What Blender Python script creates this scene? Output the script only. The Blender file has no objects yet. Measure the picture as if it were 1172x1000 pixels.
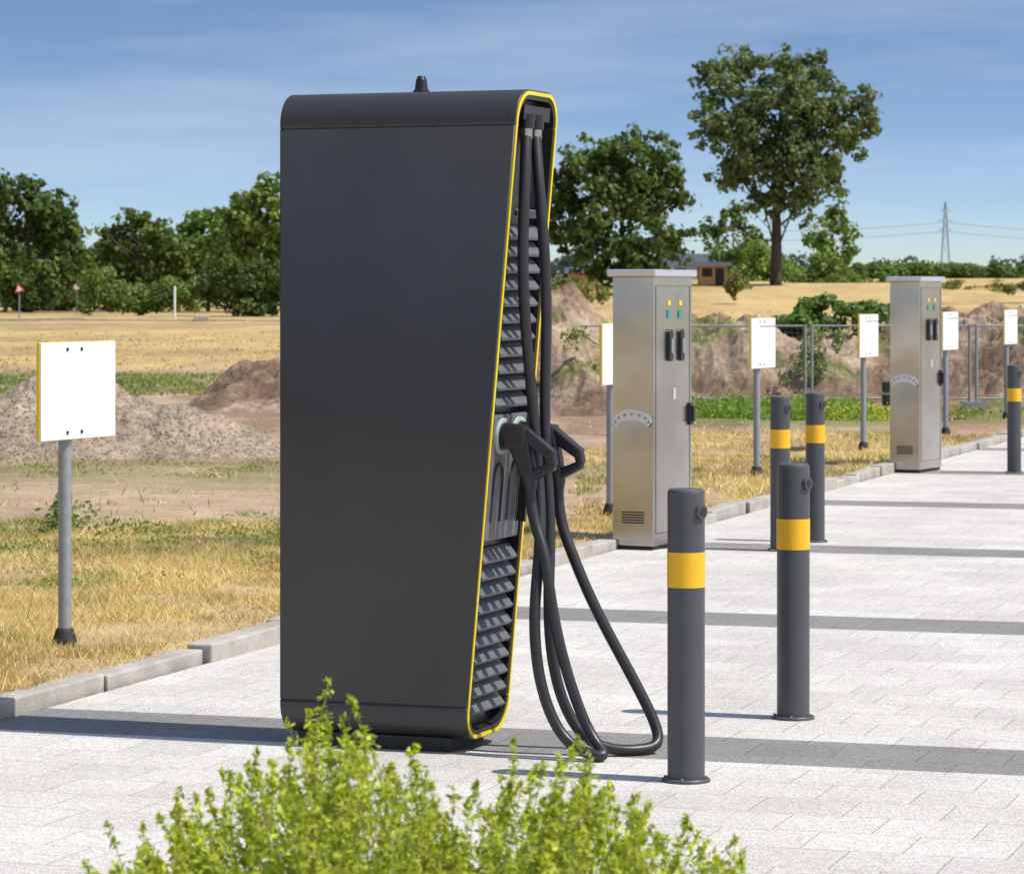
import bpy, math, random
import numpy as np
from mathutils import Vector, Matrix
random.seed(7); rng=np.random.default_rng(7)
scene=bpy.context.scene
R=math.radians
# ---------------------------------------------------------------- frames
P0=np.array([-1.913,12.08]); KX,KY=.304,.953     # kerb line origin and direction
def w2s(X,Y):
    dx=X-P0[0]; dy=Y-P0[1]
    return dx*KY-dy*KX, dx*KX+dy*KY
def s2w(t,s):
    return P0[0]+t*KY+s*KX, P0[1]-t*KX+s*KY
SITE_ROT=-math.atan2(KX,KY)
# ---------------------------------------------------------------- noise
def vnoise(x,y,seed=0):
    x=np.asarray(x,float); y=np.asarray(y,float)
    xi=np.floor(x).astype(np.int64); yi=np.floor(y).astype(np.int64)
    xf=x-xi; yf=y-yi
    def h(a,b):
        n=(a*374761393+b*668265263+seed*1442695041)&0xffffffff
        n=((n^(n>>13))*1274126177)&0xffffffff
        return ((n^(n>>16))&0xffff)/65535.0
    u=xf*xf*(3-2*xf); v=yf*yf*(3-2*yf)
    return (h(xi,yi)*(1-u)+h(xi+1,yi)*u)*(1-v)+(h(xi,yi+1)*(1-u)+h(xi+1,yi+1)*u)*v
def fbm(x,y,o=4,seed=0):
    r=0;a=.5;tot=0
    for i in range(o):
        r=r+a*vnoise(x*2**i,y*2**i,seed+i*17); tot+=a; a*=.5
    return r/tot
def sm(x,a,b):
    q=np.clip((x-a)/(b-a),0,1); return q*q*(3-2*q)
# ---------------------------------------------------------------- materials
def newmat(name):
    m=bpy.data.materials.new(name); m.use_nodes=True
    nt=m.node_tree; nt.nodes.clear()
    o=nt.nodes.new('ShaderNodeOutputMaterial')
    return m,nt,o
def N(nt,t,**k):
    n=nt.nodes.new(t)
    for a,b in k.items(): setattr(n,a,b)
    return n
def math_(nt,op,a,b=None,c=None):
    n=N(nt,'ShaderNodeMath',operation=op)
    for i,v in enumerate((a,b,c)):
        if v is None: continue
        if isinstance(v,(int,float)): n.inputs[i].default_value=v
        else: nt.links.new(v,n.inputs[i])
    return n.outputs[0]
def mixc(nt,fac,a,b,bt='MIX'):
    n=N(nt,'ShaderNodeMix',data_type='RGBA',blend_type=bt)
    for i,v in ((0,fac),(6,a),(7,b)):
        if isinstance(v,(int,float)): n.inputs[i].default_value=v
        elif isinstance(v,tuple): n.inputs[i].default_value=(*v,1) if len(v)==3 else v
        else: nt.links.new(v,n.inputs[i])
    return n.outputs[2]
def noise(nt,vec,scale,detail=4,rough=.6):
    n=N(nt,'ShaderNodeTexNoise'); n.inputs['Scale'].default_value=scale
    n.inputs['Detail'].default_value=detail; n.inputs['Roughness'].default_value=rough
    nt.links.new(vec,n.inputs['Vector']); return n.outputs['Fac']
def maprange(nt,v,a,b,c,d):
    n=N(nt,'ShaderNodeMapRange'); nt.links.new(v,n.inputs[0])
    for i,x in enumerate((a,b,c,d)): n.inputs[i+1].default_value=x
    return n.outputs[0]
def mat(name,col,rough=.5,metal=0,ns=20,na=.15,bump=0,bs=None,spec=.5,stretch=None,rv=.06,aniso=0):
    m,nt,o=newmat(name); b=N(nt,'ShaderNodeBsdfPrincipled')
    tc=N(nt,'ShaderNodeTexCoord'); vec=tc.outputs['Object']
    if stretch:
        mp=N(nt,'ShaderNodeMapping'); mp.inputs['Scale'].default_value=stretch
        nt.links.new(vec,mp.inputs[0]); vec=mp.outputs[0]
    f=noise(nt,vec,ns)
    g=maprange(nt,f,.25,.75,1-na,1+na)
    vm=N(nt,'ShaderNodeVectorMath',operation='SCALE'); vm.inputs[0].default_value=col
    nt.links.new(g,vm.inputs['Scale'])
    nt.links.new(vm.outputs[0],b.inputs['Base Color'])
    b.inputs['Metallic'].default_value=metal
    if rv:
        rr=maprange(nt,noise(nt,vec,ns*.35),.3,.7,max(rough-rv,.02),min(rough+rv,1))
        nt.links.new(rr,b.inputs['Roughness'])
    else: b.inputs['Roughness'].default_value=rough
    b.inputs['Specular IOR Level'].default_value=spec
    if bump:
        bp=N(nt,'ShaderNodeBump'); bp.inputs['Strength'].default_value=bump; bp.inputs['Distance'].default_value=.01
        nt.links.new(noise(nt,vec,bs or ns*3),bp.inputs['Height']); nt.links.new(bp.outputs[0],b.inputs['Normal'])
    nt.links.new(b.outputs[0],o.inputs[0]); return m
def leafmat(name,trans=.35,rough=.55):
    m,nt,o=newmat(name)
    at=N(nt,'ShaderNodeAttribute',attribute_name='Col')
    b=N(nt,'ShaderNodeBsdfPrincipled'); b.inputs['Roughness'].default_value=rough
    b.inputs['Specular IOR Level'].default_value=.3
    nt.links.new(at.outputs['Color'],b.inputs['Base Color'])
    tr=N(nt,'ShaderNodeBsdfTranslucent')
    c2=mixc(nt,1.0,at.outputs['Color'],(1.5,1.7,.7),'MULTIPLY'); nt.links.new(c2,tr.inputs[0])
    mx=N(nt,'ShaderNodeMixShader'); mx.inputs[0].default_value=trans
    nt.links.new(b.outputs[0],mx.inputs[1]); nt.links.new(tr.outputs[0],mx.inputs[2])
    nt.links.new(mx.outputs[0],o.inputs[0]); return m
M_leaf=leafmat('leaf_mat'); M_grass=leafmat('grass_mat',.25,.6)
M_bark=mat('bark',(.065,.052,.040),.9,ns=6,na=.35,bump=.5)
M_twig=mat('green_twig',(.20,.24,.06),.8,ns=20)
M_char=mat('charcoal_paint',(.034,.034,.036),.44,ns=2.2,na=.14,bump=.03,bs=600)
M_black=mat('black_plastic',(.016,.016,.017),.38,ns=30)
M_louv=mat('louvre_grey',(.12,.125,.135),.45,ns=20)
M_yel=mat('yellow_trim',(.85,.62,.0),.45,ns=10,na=.05)
M_rub=mat('rubber_cable',(.022,.022,.024),.40,ns=40)
M_boll=mat('bollard_grey',(.066,.070,.077),.42,ns=9,na=.14,bump=.03,bs=400)
M_bollY=mat('bollard_yellow',(.85,.46,.01),.45,ns=14,na=.06)
# brushed stainless steel
m,nt,o=newmat('brushed_steel'); b=N(nt,'ShaderNodeBsdfPrincipled'); tc=N(nt,'ShaderNodeTexCoord')
mp=N(nt,'ShaderNodeMapping'); mp.inputs['Scale'].default_value=(1.0,1.0,420); nt.links.new(tc.outputs['Object'],mp.inputs[0])
fb=noise(nt,mp.outputs[0],1,3,.6)
big=noise(nt,tc.outputs['Object'],2.0,2,.5)
colr=mixc(nt,maprange(nt,math_(nt,'ADD',math_(nt,'MULTIPLY',fb,.2),math_(nt,'MULTIPLY',big,.8)),.35,.65,0,1),(.44,.42,.395),(.60,.58,.555))
nt.links.new(colr,b.inputs['Base Color']); b.inputs['Metallic'].default_value=1
nt.links.new(maprange(nt,fb,.3,.7,.20,.28),b.inputs['Roughness']); b.inputs['Anisotropic'].default_value=.6
bp=N(nt,'ShaderNodeBump'); bp.inputs['Strength'].default_value=.3; bp.inputs['Distance'].default_value=.04; nt.links.new(noise(nt,tc.outputs['Object'],1.6,1,.4),bp.inputs['Height']); nt.links.new(bp.outputs[0],b.inputs['Normal'])
nt.links.new(b.outputs[0],o.inputs[0]); M_steel=m
M_steel2=mat('cap_aluminium',(.74,.74,.74),.35,.75,ns=8,na=.03)
M_white=mat('sign_white',(.78,.78,.775),.45,ns=6,na=.03)
M_galv=mat('galvanised',(.30,.32,.34),.5,.4,ns=25,na=.15)
M_dark=mat('dark_rubber',(.02,.02,.02),.7,ns=30)
M_teal=mat('teal_display',(.03,.25,.22),.3,ns=10)
M_ring=mat('pale_ring',(.45,.55,.53),.3,ns=10)
M_wood=mat('orange_wood',(.50,.27,.12),.7,ns=5)
M_roof=mat('roof_slate',(.07,.08,.11),.6,ns=5)
M_red=mat('sign_red',(.55,.05,.04),.5,ns=5)
M_pyl=mat('pylon_steel',(.30,.35,.42),.7,ns=1)
M_conc=mat('kerb_concrete',(.40,.37,.33),.85,ns=5,na=.3,bump=.5,bs=90)
# ---------------------------------------------------------------- mesh builder
class MB:
    def __init__(s): s.v=[];s.f=[];s.m=[];s.s=[]
    def face(s,pts,m=0,sm_=False):
        n=len(s.v); s.v+= [tuple(p) for p in pts]; s.f.append(tuple(range(n,n+len(pts)))); s.m.append(m); s.s.append(sm_)
    def box(s,o,a,b,c,m=0):
        o,a,b,c=map(Vector,(o,a,b,c)); n=len(s.v)
        for k in (0,1):
            for j in (0,1):
                for i in (0,1): s.v.append(tuple(o+a*i+b*j+c*k))
        F=[(0,2,3,1),(4,5,7,6),(0,1,5,4),(2,6,7,3),(0,4,6,2),(1,3,7,5)]
        if a.cross(b).dot(c)<0: F=[f[::-1] for f in F]
        for f in F: s.f.append(tuple(n+i for i in f)); s.m.append(m); s.s.append(False)
    def cbox(s,c,dx,dy,dz,m=0,yaw=0):
        ax=Vector((math.cos(yaw)*dx,math.sin(yaw)*dx,0)); ay=Vector((-math.sin(yaw)*dy,math.cos(yaw)*dy,0)); az=Vector((0,0,dz))
        s.box(Vector(c)-ax/2-ay/2-az/2,ax,ay,az,m)
    def rings(s,rs,m=0,smooth=True,closed=True,flip=False):
        n0=len(s.v); k=len(rs[0])
        for r in rs: s.v+=[tuple(p) for p in r]
        for i in range(len(rs)-1):
            for j in range(k if closed else k-1):
                a=n0+i*k+j; b=n0+i*k+(j+1)%k; f=(a,b,b+k,a+k)
                if flip: f=f[::-1]
                s.f.append(f); s.m.append(m); s.s.append(smooth)
    def tube(s,pts,rad,n=10,m=0,caps=True):
        pts=[Vector(p) for p in pts]; rs=[]
        if not hasattr(rad,'__len__'): rad=[rad]*len(pts)
        up=None
        for i,p in enumerate(pts):
            d=(pts[min(i+1,len(pts)-1)]-pts[max(i-1,0)]).normalized()
            if up is None:
                up=d.orthogonal().normalized()
            up=(up-d*up.dot(d)).normalized(); w=d.cross(up)
            rs.append([p+(up*math.cos(2*math.pi*j/n)+w*math.sin(2*math.pi*j/n))*rad[i] for j in range(n)])
        s.rings(rs,m)
        if caps:
            s.face(rs[0][::-1],m); s.face(rs[-1],m)
    def lathe(s,prof,c=(0,0,0),n=32,m=0):
        rs=[[(c[0]+r*math.cos(2*math.pi*j/n),c[1]+r*math.sin(2*math.pi*j/n),c[2]+z) for j in range(n)] for r,z in prof]
        for i in range(len(rs)-1): s.rings([rs[i],rs[i+1]],m)
        s.face(rs[-1],m); s.face(rs[0][::-1],m)
    def obj(s,name,mats,parent=None,bevel=0,loc=None,rotz=0):
        me=bpy.data.meshes.new(name); me.from_pydata(s.v,[],s.f)
        for mm in mats: me.materials.append(mm)
        me.polygons.foreach_set('material_index',s.m); me.polygons.foreach_set('use_smooth',s.s); me.update()
        o=bpy.data.objects.new(name,me); scene.collection.objects.link(o)
        if parent: o.parent=parent
        if loc: o.location=loc
        if rotz: o.rotation_euler[2]=rotz
        if bevel:
            b=o.modifiers.new('b','BEVEL'); b.width=bevel; b.segments=2; b.limit_method='ANGLE'; b.angle_limit=R(40)
        return o
def empty(name,loc=(0,0,0),rotz=0):
    e=bpy.data.objects.new(name,None); e.location=loc; e.rotation_euler[2]=rotz; e.empty_display_size=.2
    scene.collection.objects.link(e); return e
def quadmesh(name,V,k,col,matl,parent=None,smooth=False):
    n=V.shape[0]; me=bpy.data.meshes.new(name)
    me.vertices.add(n*k); me.vertices.foreach_set('co',V.reshape(-1).astype(np.float32))
    me.loops.add(n*k); me.loops.foreach_set('vertex_index',np.arange(n*k,dtype=np.int32))
    me.polygons.add(n); me.polygons.foreach_set('loop_start',np.arange(0,n*k,k,dtype=np.int32))
    me.polygons.foreach_set('loop_total',np.full(n,k,dtype=np.int32))
    me.update(calc_edges=True); me.validate()
    ca=me.color_attributes.new('Col','FLOAT_COLOR','POINT')
    c=np.ones((n,k,4),np.float32); c[:,:,:3]=col[:,None,:]
    ca.data.foreach_set('color',c.reshape(-1))
    me.materials.append(matl)
    o=bpy.data.objects.new(name,me); scene.collection.objects.link(o)
    if parent: o.parent=parent
    return o
def unit(v): return v/np.maximum(np.linalg.norm(v,axis=-1,keepdims=True),1e-9)
def leafquads(C,Nm,size,aspect=.6):
    n=len(C); r=unit(rng.normal(size=(n,3))); a=unit(np.cross(Nm,r)); b=np.cross(Nm,a)
    s=size[:,None]
    return np.stack([C-a*s*.5,C+b*s*.5*aspect+a*s*.05,C+a*s*.5,C-b*s*.5*aspect+a*s*.05],1)
# ---------------------------------------------------------------- terrain
def gz(X,Y):
    X=np.asarray(X,float);Y=np.asarray(Y,float)
    z=.055+.05*(fbm(X*.8,Y*.8,3,3)-.5)
    z=z+ (fbm(X*.15,Y*.15,3,9)-.5)*.12*sm(Y,20,40)
    z=z+ sm(Y,52,190)*(.45+1.9*sm(X,-8,8))
    return z
def zone(X,Y):
    n1=fbm(X*.45,Y*.18,4,21); n2=fbm(X*1.3,Y*.5,4,31); n3=fbm(X*.12,Y*.05,3,41)
    yy=Y+5*(n1-.5)
    straw=np.array([.50,.37,.19]);dirt=np.array([.43,.31,.215]);dirt2=np.array([.29,.19,.13]);gold=np.array([.50,.36,.165]);green=np.array([.15,.18,.05])
    c=np.tile(straw,(len(X),1))
    def mixin(c,w,col): return c*(1-w[:,None])+col*w[:,None]
    c=mixin(c,sm(fbm(X*1.1,Y*.8,3,71),.5,.66)*.5,np.array([.33,.23,.12]))
    right=sm(X/np.maximum(Y,1),.02,.05)
    c=mixin(c,sm(yy,20.6,22.2)*(1-right*.75)+right*sm(yy,33,36)*.5,dirt)
    c=mixin(c,sm(n2,.45,.58)*sm(yy,26,31)*(1-sm(yy,48,52))*.85,dirt2)
    g=sm(n1,.40,.54)*(np.exp(-((yy-19.8)/1.5)**2)*.95+np.exp(-((yy-28.5)/1.6)**2)*.5)*(1-.6*right)
    g=g+ sm(yy,48,51)*(1-sm(yy,58,68))*(.35+.6*sm(n2,.4,.6))
    g=g+ right*sm(yy,37,39)*(1-sm(yy,44,46))*.7
    c=mixin(c,np.clip(g,0,1),green)
    c=mixin(c,sm(yy,60,70),gold)
    c=mixin(c,sm(Y,60,80)*sm(n3,.50,.66)*.40,np.array([.22,.22,.08]))
    c=mixin(c,sm(Y,62,80)*(1-sm(Y,240,300))*sm(fbm(X*.05,Y*.10,4,47),.45,.56)*.6,np.array([.34,.23,.13]))
    c=mixin(c,sm(Y,230,400)*.6,np.array([.16,.19,.07]))
    return c
tl=[-.20,-.13,-.06]
a=-.2; st=.15
while a>-3500:
    a-=st; tl.insert(0,a)
    if a<-18: st*=1.12
a=-.06; st=.5
while a<3500:
    a+=st; tl.append(a); st*=1.15
sl=[-3.0];st=.18
while sl[-1]<4500:
    sl.append(sl[-1]+st)
    if sl[-1]>58: st*=1.05
b=-3.0;st=1
while b>-300:
    b-=st; sl.insert(0,b); st*=1.5
tl=np.array(tl);sl=np.array(sl)
T,S=np.meshgrid(tl,sl); T=T.ravel();S=S.ravel(); GX,GY=s2w(T,S)
GZ=gz(GX,GY); under=(T>-.1)&(T<41)&(S<73)
GZ=np.where(under,-.06,GZ)
nc=len(tl);nr=len(sl); idx=np.arange(nc*nr).reshape(nr,nc)
F=np.stack([idx[:-1,:-1],idx[:-1,1:],idx[1:,1:],idx[1:,:-1]],-1).reshape(-1,4)
def gridobj(name,V,F,col,matl,smooth=True):
    me=bpy.data.meshes.new(name); me.vertices.add(len(V)); me.vertices.foreach_set('co',V.astype(np.float32).ravel())
    me.loops.add(F.size); me.loops.foreach_set('vertex_index',F.astype(np.int32).ravel())
    me.polygons.add(len(F)); me.polygons.foreach_set('loop_start',np.arange(0,F.size,4,dtype=np.int32)); me.polygons.foreach_set('loop_total',np.full(len(F),4,dtype=np.int32))
    me.polygons.foreach_set('use_smooth',np.full(len(F),smooth)); me.update(calc_edges=True)
    ca=me.color_attributes.new('Col','FLOAT_COLOR','POINT'); c=np.ones((len(V),4),np.float32); c[:,:3]=col; ca.data.foreach_set('color',c.ravel())
    me.materials.append(matl); o=bpy.data.objects.new(name,me); scene.collection.objects.link(o); return o
def earthmat(name,fine=35,amt=.35,bump=.6,speck=None):
    m,nt,o=newmat(name); b=N(nt,'ShaderNodeBsdfPrincipled'); b.inputs['Roughness'].default_value=.95; b.inputs['Specular IOR Level'].default_value=.1
    at=N(nt,'ShaderNodeAttribute',attribute_name='Col'); tc=N(nt,'ShaderNodeTexCoord'); v=tc.outputs['Object']
    f1=maprange(nt,noise(nt,v,fine,6,.7),.3,.7,1-amt,1+amt)
    f2=maprange(nt,noise(nt,v,2.2,5,.65),.3,.7,1-amt*.6,1+amt*.6)
    mp=N(nt,'ShaderNodeMapping'); mp.inputs['Scale'].default_value=(.35,.08,.3); nt.links.new(v,mp.inputs[0])
    f3=maprange(nt,noise(nt,mp.outputs[0],1.6,6,.7),.35,.65,.82,1.15)
    f=math_(nt,'MULTIPLY',math_(nt,'MULTIPLY',f1,f2),f3)
    vm=N(nt,'ShaderNodeVectorMath',operation='SCALE'); nt.links.new(at.outputs['Color'],vm.inputs[0]); nt.links.new(f,vm.inputs['Scale'])
    nt.links.new(vm.outputs[0],b.inputs['Base Color'])
    bp=N(nt,'ShaderNodeBump'); bp.inputs['Strength'].default_value=bump; bp.inputs['Distance'].default_value=.04
    nt.links.new(noise(nt,v,fine*.6,6,.7),bp.inputs['Height']); nt.links.new(bp.outputs[0],b.inputs['Normal'])
    nt.links.new(b.outputs[0],o.inputs[0]); return m
M_ground=earthmat('ground_mat'); M_earth=earthmat('earth_mat',14,.35,1.0)
gridobj('ground',np.stack([GX,GY,GZ],1),F,zone(GX,GY),M_ground)
# ---------------------------------------------------------------- pavement
m,nt,o=newmat('paving'); b=N(nt,'ShaderNodeBsdfPrincipled'); b.inputs['Roughness'].default_value=.8; b.inputs['Specular IOR Level'].default_value=.3
tc=N(nt,'ShaderNodeTexCoord'); v=tc.outputs['Object']
br=N(nt,'ShaderNodeTexBrick'); nt.links.new(v,br.inputs['Vector'])
br.offset=.5; br.inputs['Scale'].default_value=1; br.inputs['Brick Width'].default_value=.30; br.inputs['Row Height'].default_value=.30
br.inputs['Mortar Size'].default_value=.0028; br.inputs['Mortar Smooth'].default_value=.4; br.inputs['Bias'].default_value=0
br.inputs['Color1'].default_value=(.94,.94,.94,1); br.inputs['Color2'].default_value=(1.06,1.06,1.06,1); br.inputs['Mortar'].default_value=(.64,.61,.57,1)
sp=N(nt,'ShaderNodeSeparateXYZ'); nt.links.new(v,sp.inputs[0])
band=math_(nt,'FLOORED_MODULO',math_(nt,'ADD',sp.outputs[1],.2+44.0),4.4)
band=math_(nt,'LESS_THAN',band,.6)
base=mixc(nt,band,(.60,.57,.53),(.25,.242,.232))
sk=maprange(nt,noise(nt,v,110,3,.8),.33,.67,.50,1.40)
sk2=maprange(nt,noise(nt,v,1.1,5,.65),.3,.7,.84,1.1)
sk3=maprange(nt,noise(nt,v,28,3,.7),.3,.7,.82,1.16)
f=math_(nt,'MULTIPLY',math_(nt,'MULTIPLY',sk,sk2),sk3)
c=mixc(nt,1.0,base,br.outputs['Color'],'MULTIPLY')
vm=N(nt,'ShaderNodeVectorMath',operation='SCALE'); nt.links.new(c,vm.inputs[0]); nt.links.new(f,vm.inputs['Scale']); nt.links.new(vm.outputs[0],b.inputs['Base Color'])
bp=N(nt,'ShaderNodeBump'); bp.inputs['Strength'].default_value=.5; bp.inputs['Distance'].default_value=.004
h=math_(nt,'SUBTRACT',noise(nt,v,120,3,.8),math_(nt,'MULTIPLY',br.outputs['Fac'],1.2)); nt.links.new(h,bp.inputs['Height']); nt.links.new(bp.outputs[0],b.inputs['Normal'])
nt.links.new(b.outputs[0],o.inputs[0]); M_pave=m
mb=MB(); mb.face([(-.005,-60,0),(40,-60,0),(40,72,0),(-.005,72,0)])
mb.obj('pavement',[M_pave],loc=(P0[0],P0[1],0),rotz=SITE_ROT)
mb=MB(); s=-20.
while s<60:
    L=1.0; j=random.uniform(-.03,.012); z=.080+random.uniform(-.022,.010)
    mb.box((-.125+j,s+.008,-.1),(.12,random.uniform(-.012,.012),0),(random.uniform(-.012,.012),L-.02,random.uniform(-.01,.01)),(0,0,.1+z)); s+=L
mb.obj('kerb',[M_conc],bevel=.009,loc=(P0[0],P0[1],0),rotz=SITE_ROT)
# ---------------------------------------------------------------- grass
def blades(X,Y,h,w,lean=.8):
    n=len(X); z=gz(X,Y)-.005; az=rng.uniform(0,2*np.pi,n); l=rng.uniform(.1,lean,n)*h
    dx=np.cos(az)*l; dy=np.sin(az)*l; a2=rng.uniform(0,2*np.pi,n); wx=np.cos(a2)*w/2; wy=np.sin(a2)*w/2
    return np.stack([np.stack([X-wx,Y-wy,z],1),np.stack([X+wx,Y+wy,z],1),np.stack([X+dx,Y+dy,z+h],1)],1)
Vs=[];Cs=[]
def colmix(n,c1,c2,v=.25):
    q=rng.random((n,1)); c=np.array(c1)*(1-q)+np.array(c2)*q
    return np.clip(c*rng.uniform(1-v,1+v,(n,1)),0,1)
def addgrass(n,y0,y1,x0f,x1f,tmin,tmax,h0,h1,w,dens,c1,c2,gr=.04,floor=.12):
    Y=rng.uniform(y0,y1,n); X=Y*rng.uniform(x0f,x1f,n); t,s=w2s(X,Y)
    d=fbm(X*2.2,Y*1.6,3,51); k=(t<tmax)&(t>tmin)&(rng.random(n)<sm(d,dens-.12,dens+.12)+floor)
    X=X[k];Y=Y[k];d=d[k]; m_=len(X); h=rng.uniform(h0,h1,m_)*(.5+d)
    c=colmix(m_,c1,c2)*(.55+.85*fbm(X*1.1,Y*.8,4,71))[:,None]
    br_=(rng.random(m_)<sm(fbm(X*1.6,Y*1.1,3,73),.52,.66)*.6); c[br_]*=np.array([.62,.55,.5])
    g=(rng.random(m_)<gr+.5*sm(fbm(X*.8,Y*.5,3,61),.55,.67)); c[g]=colmix(int(g.sum()),(.14,.20,.05),(.28,.31,.09))
    Vs.append(blades(X,Y,h,np.full(m_,w)*rng.uniform(.6,1.4,m_),1.6)); Cs.append(np.clip(c,0,1))
sc1=(.84,.66,.36);sc2=(.60,.43,.20)
addgrass(260000,11,22,-.19,.04,-9,-.11,.015,.06,.006,.42,sc1,sc2)
addgrass(80000,18,36,.02,.17,-3.5,-.11,.02,.06,.012,.45,sc1,sc2)
addgrass(22000,21,44,-.19,.17,-30,-.3,.02,.05,.014,.66,sc1,sc2,.3,.02)
addgrass(6000,12,30,-.19,.17,-8,-.13,.06,.16,.008,.62,sc1,sc2,.15,.05)
addgrass(9000,11,34,-.19,.17,-.35,-.115,.03,.10,.006,.5,sc1,sc2,.35,.2)
addgrass(16000,48,60,-.19,.05,-60,-.3,.03,.09,.04,.45,(.17,.21,.07),(.38,.31,.13),.5)
addgrass(10000,60,110,-.2,.2,-200,-.3,.02,.07,.06,.5,(.58,.43,.22),(.46,.34,.16),.05)
quadmesh('dry_grass',np.concatenate(Vs),3,np.concatenate(Cs),M_grass)
def weeds(name,centers,matl=M_leaf):
    Vl=[];Cl=[]
    for (x,y,h,w,n,ls,c1,c2) in centers:
        z=float(gz(x,y)); P=rng.normal(size=(n,3))*np.array([w*.45,w*.45,0]); P[:,2]=rng.random(n)**.8*h*np.exp(-(P[:,0]**2+P[:,1]**2)/(w*w))
        C=P+np.array([x,y,z]); nm=unit(rng.normal(size=(n,3))+np.array([0,-.2,.6])); Vl.append(leafquads(C,nm,ls*rng.uniform(.6,1.3,n),.45)); Cl.append(colmix(n,c1,c2))
    return quadmesh(name,np.concatenate(Vl),4,np.concatenate(Cl),matl)
G1=(.10,.17,.035);G2=(.20,.27,.07)
cs=[]
for i in range(100):
    x=random.uniform(2.2,4.6); cs.append((x,random.uniform(39.5,42.5),random.uniform(.1,.26),.3,110,.06,(.14,.22,.035),(.26,.36,.07)))
for i in range(30): cs.append((random.uniform(4.6,8.0),random.uniform(40,42.5),.14,.3,60,.06,(.14,.2,.05),(.3,.28,.1)))
weeds('green_verge',cs)
cs=[]
for i in range(110):
    Y=random.choice([random.gauss(19.6,1.3),random.gauss(19.8,1.0),random.gauss(28.5,.9)]); X=Y*random.uniform(-.18,-.02)
    if w2s(X,Y)[0]<-.6: cs.append((X,Y,random.uniform(.03,.08),random.uniform(.1,.5),100,.028,(.14,.20,.05),(.30,.31,.10)))
cs+=[(-2.9,20.8,.30,.10,220,.05,G1,G2),(-2.95,21.5,.2,.3,200,.04,G1,G2),(-2.4,20.5,.12,.4,200,.04,G1,G2)]
weeds('roadside_weeds',cs)
cs=[(random.uniform(3.9,4.9),random.uniform(39.5,41),random.uniform(.1,.28),.12,26,.04,(.8,.65,.02),(.85,.55,.02)) for i in range(32)]
weeds('wild_flowers',cs)
# ---------------------------------------------------------------- mounds
def mound(name,x0,x1,y0,y1,hf,cf,nx=220,ny=90,rough=.2,seed=5,freq=1.5):
    xs=np.linspace(x0,x1,nx);ys=np.linspace(y0,y1,ny);X,Y=np.meshgrid(xs,ys);X=X.ravel();Y=Y.ravel()
    H=hf(X,Y); nz=fbm(X*freq,Y*freq,5,seed)-.5; nz2=fbm(X*freq*5,Y*freq*5,3,seed+3)-.5
    Z=gz(X,Y)-.08+H*(1+rough*2*nz)+ np.clip(H,0,.4)*(nz*rough*2+nz2*rough*.9)
    idx=np.arange(nx*ny).reshape(ny,nx); F=np.stack([idx[:-1,:-1],idx[:-1,1:],idx[1:,1:],idx[1:,:-1]],-1).reshape(-1,4)
    return gridobj(name,np.stack([X,Y,Z],1),F,cf(X,Y,Z,nz),M_earth,False)
def gcol(X,Y,Z,nz):
    return np.array([.33,.26,.195])*(1+.5*(fbm(X*14,Y*14,2,8)-.5))[:,None]
def hg(X,Y): 
    a=np.sqrt(((X+4.35)/1.85)**2+((Y-31.6)/1.7)**2); b=np.sqrt(((X+3.25)/1.30)**2+((Y-31.4)/1.3)**2)
    return np.maximum(1.0*np.clip(1-a,0,1)**.9,.58*np.clip(1-b,0,1)**.8)
mound('gravel_mound',-6.6,-1.7,29.6,33.6,hg,gcol,260,140,.16,5,2.2)
n=7000
X=rng.uniform(-6.2,-2.1,n);Y=rng.uniform(29.7,33,n);H=hg(X,Y);k=H>.01;X=X[k];Y=Y[k];H=H[k]
nz=fbm(X*2.2,Y*2.2,5,5)-.5;nz2=fbm(X*11,Y*11,3,8)-.5
Z=gz(X,Y)-.08+H*(1+.32*nz)+np.clip(H,0,.4)*(nz*.32+nz2*.144)
n=len(X);s=rng.uniform(.006,.02,n)
dirs=np.array([[1,0,0],[0,1,0],[-1,0,0],[0,-1,0]],float);tris=[]
C=np.stack([X,Y,Z+.002],1)
for i in range(4):
    a=C+dirs[i]*s[:,None];b_=C+dirs[(i+1)%4]*s[:,None]*.8;t_=C+np.array([0,0,1])*s[:,None]*.8; tris.append(np.stack([a,b_,t_],1))
quadmesh('gravel_stones',np.concatenate(tris),3,np.tile(colmix(n,(.42,.35,.28),(.24,.19,.15)),(4,1)),M_grass)
def ecol(X,Y,Z,nz,gw=.7):
    red=np.array([.215,.145,.10]); sand=np.array([.36,.27,.195]); g=np.array([.14,.17,.05])
    w=sm(fbm(X*.9,Y*.9,4,77),.46,.62)[:,None]; c=red*(1-w)+sand*w
    w2=(sm(fbm(X*1.1,Y*1.1,4,87),.56,.66))[:,None]*gw*sm(X,-1,.5)[:,None]; c=c*(1-w2)+g*w2
    return c*(1+1.2*nz)[:,None]*(.7+.6*fbm(X*9,Y*9,3,91))[:,None]
def hr(X,Y):
    ridge=np.exp(-((Y-43.2-.5*np.sin(X))/1.5)**2)
    prof=.60+.3*sm(X,-3.6,-1.5)+.72*sm(X,-.6,.4)-.45*sm(X,.7,1.2)
    prof=prof*sm(X,-4.7,-3.5)*(1-sm(X,1.3,2.3))
    return prof*ridge+ .70*np.exp(-((X-.95)/.6)**2-((Y-41)/.8)**2)
mound('earth_mound',-5,2.8,39.0,47,hr,ecol,340,210,.25,15,1.9)
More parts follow.
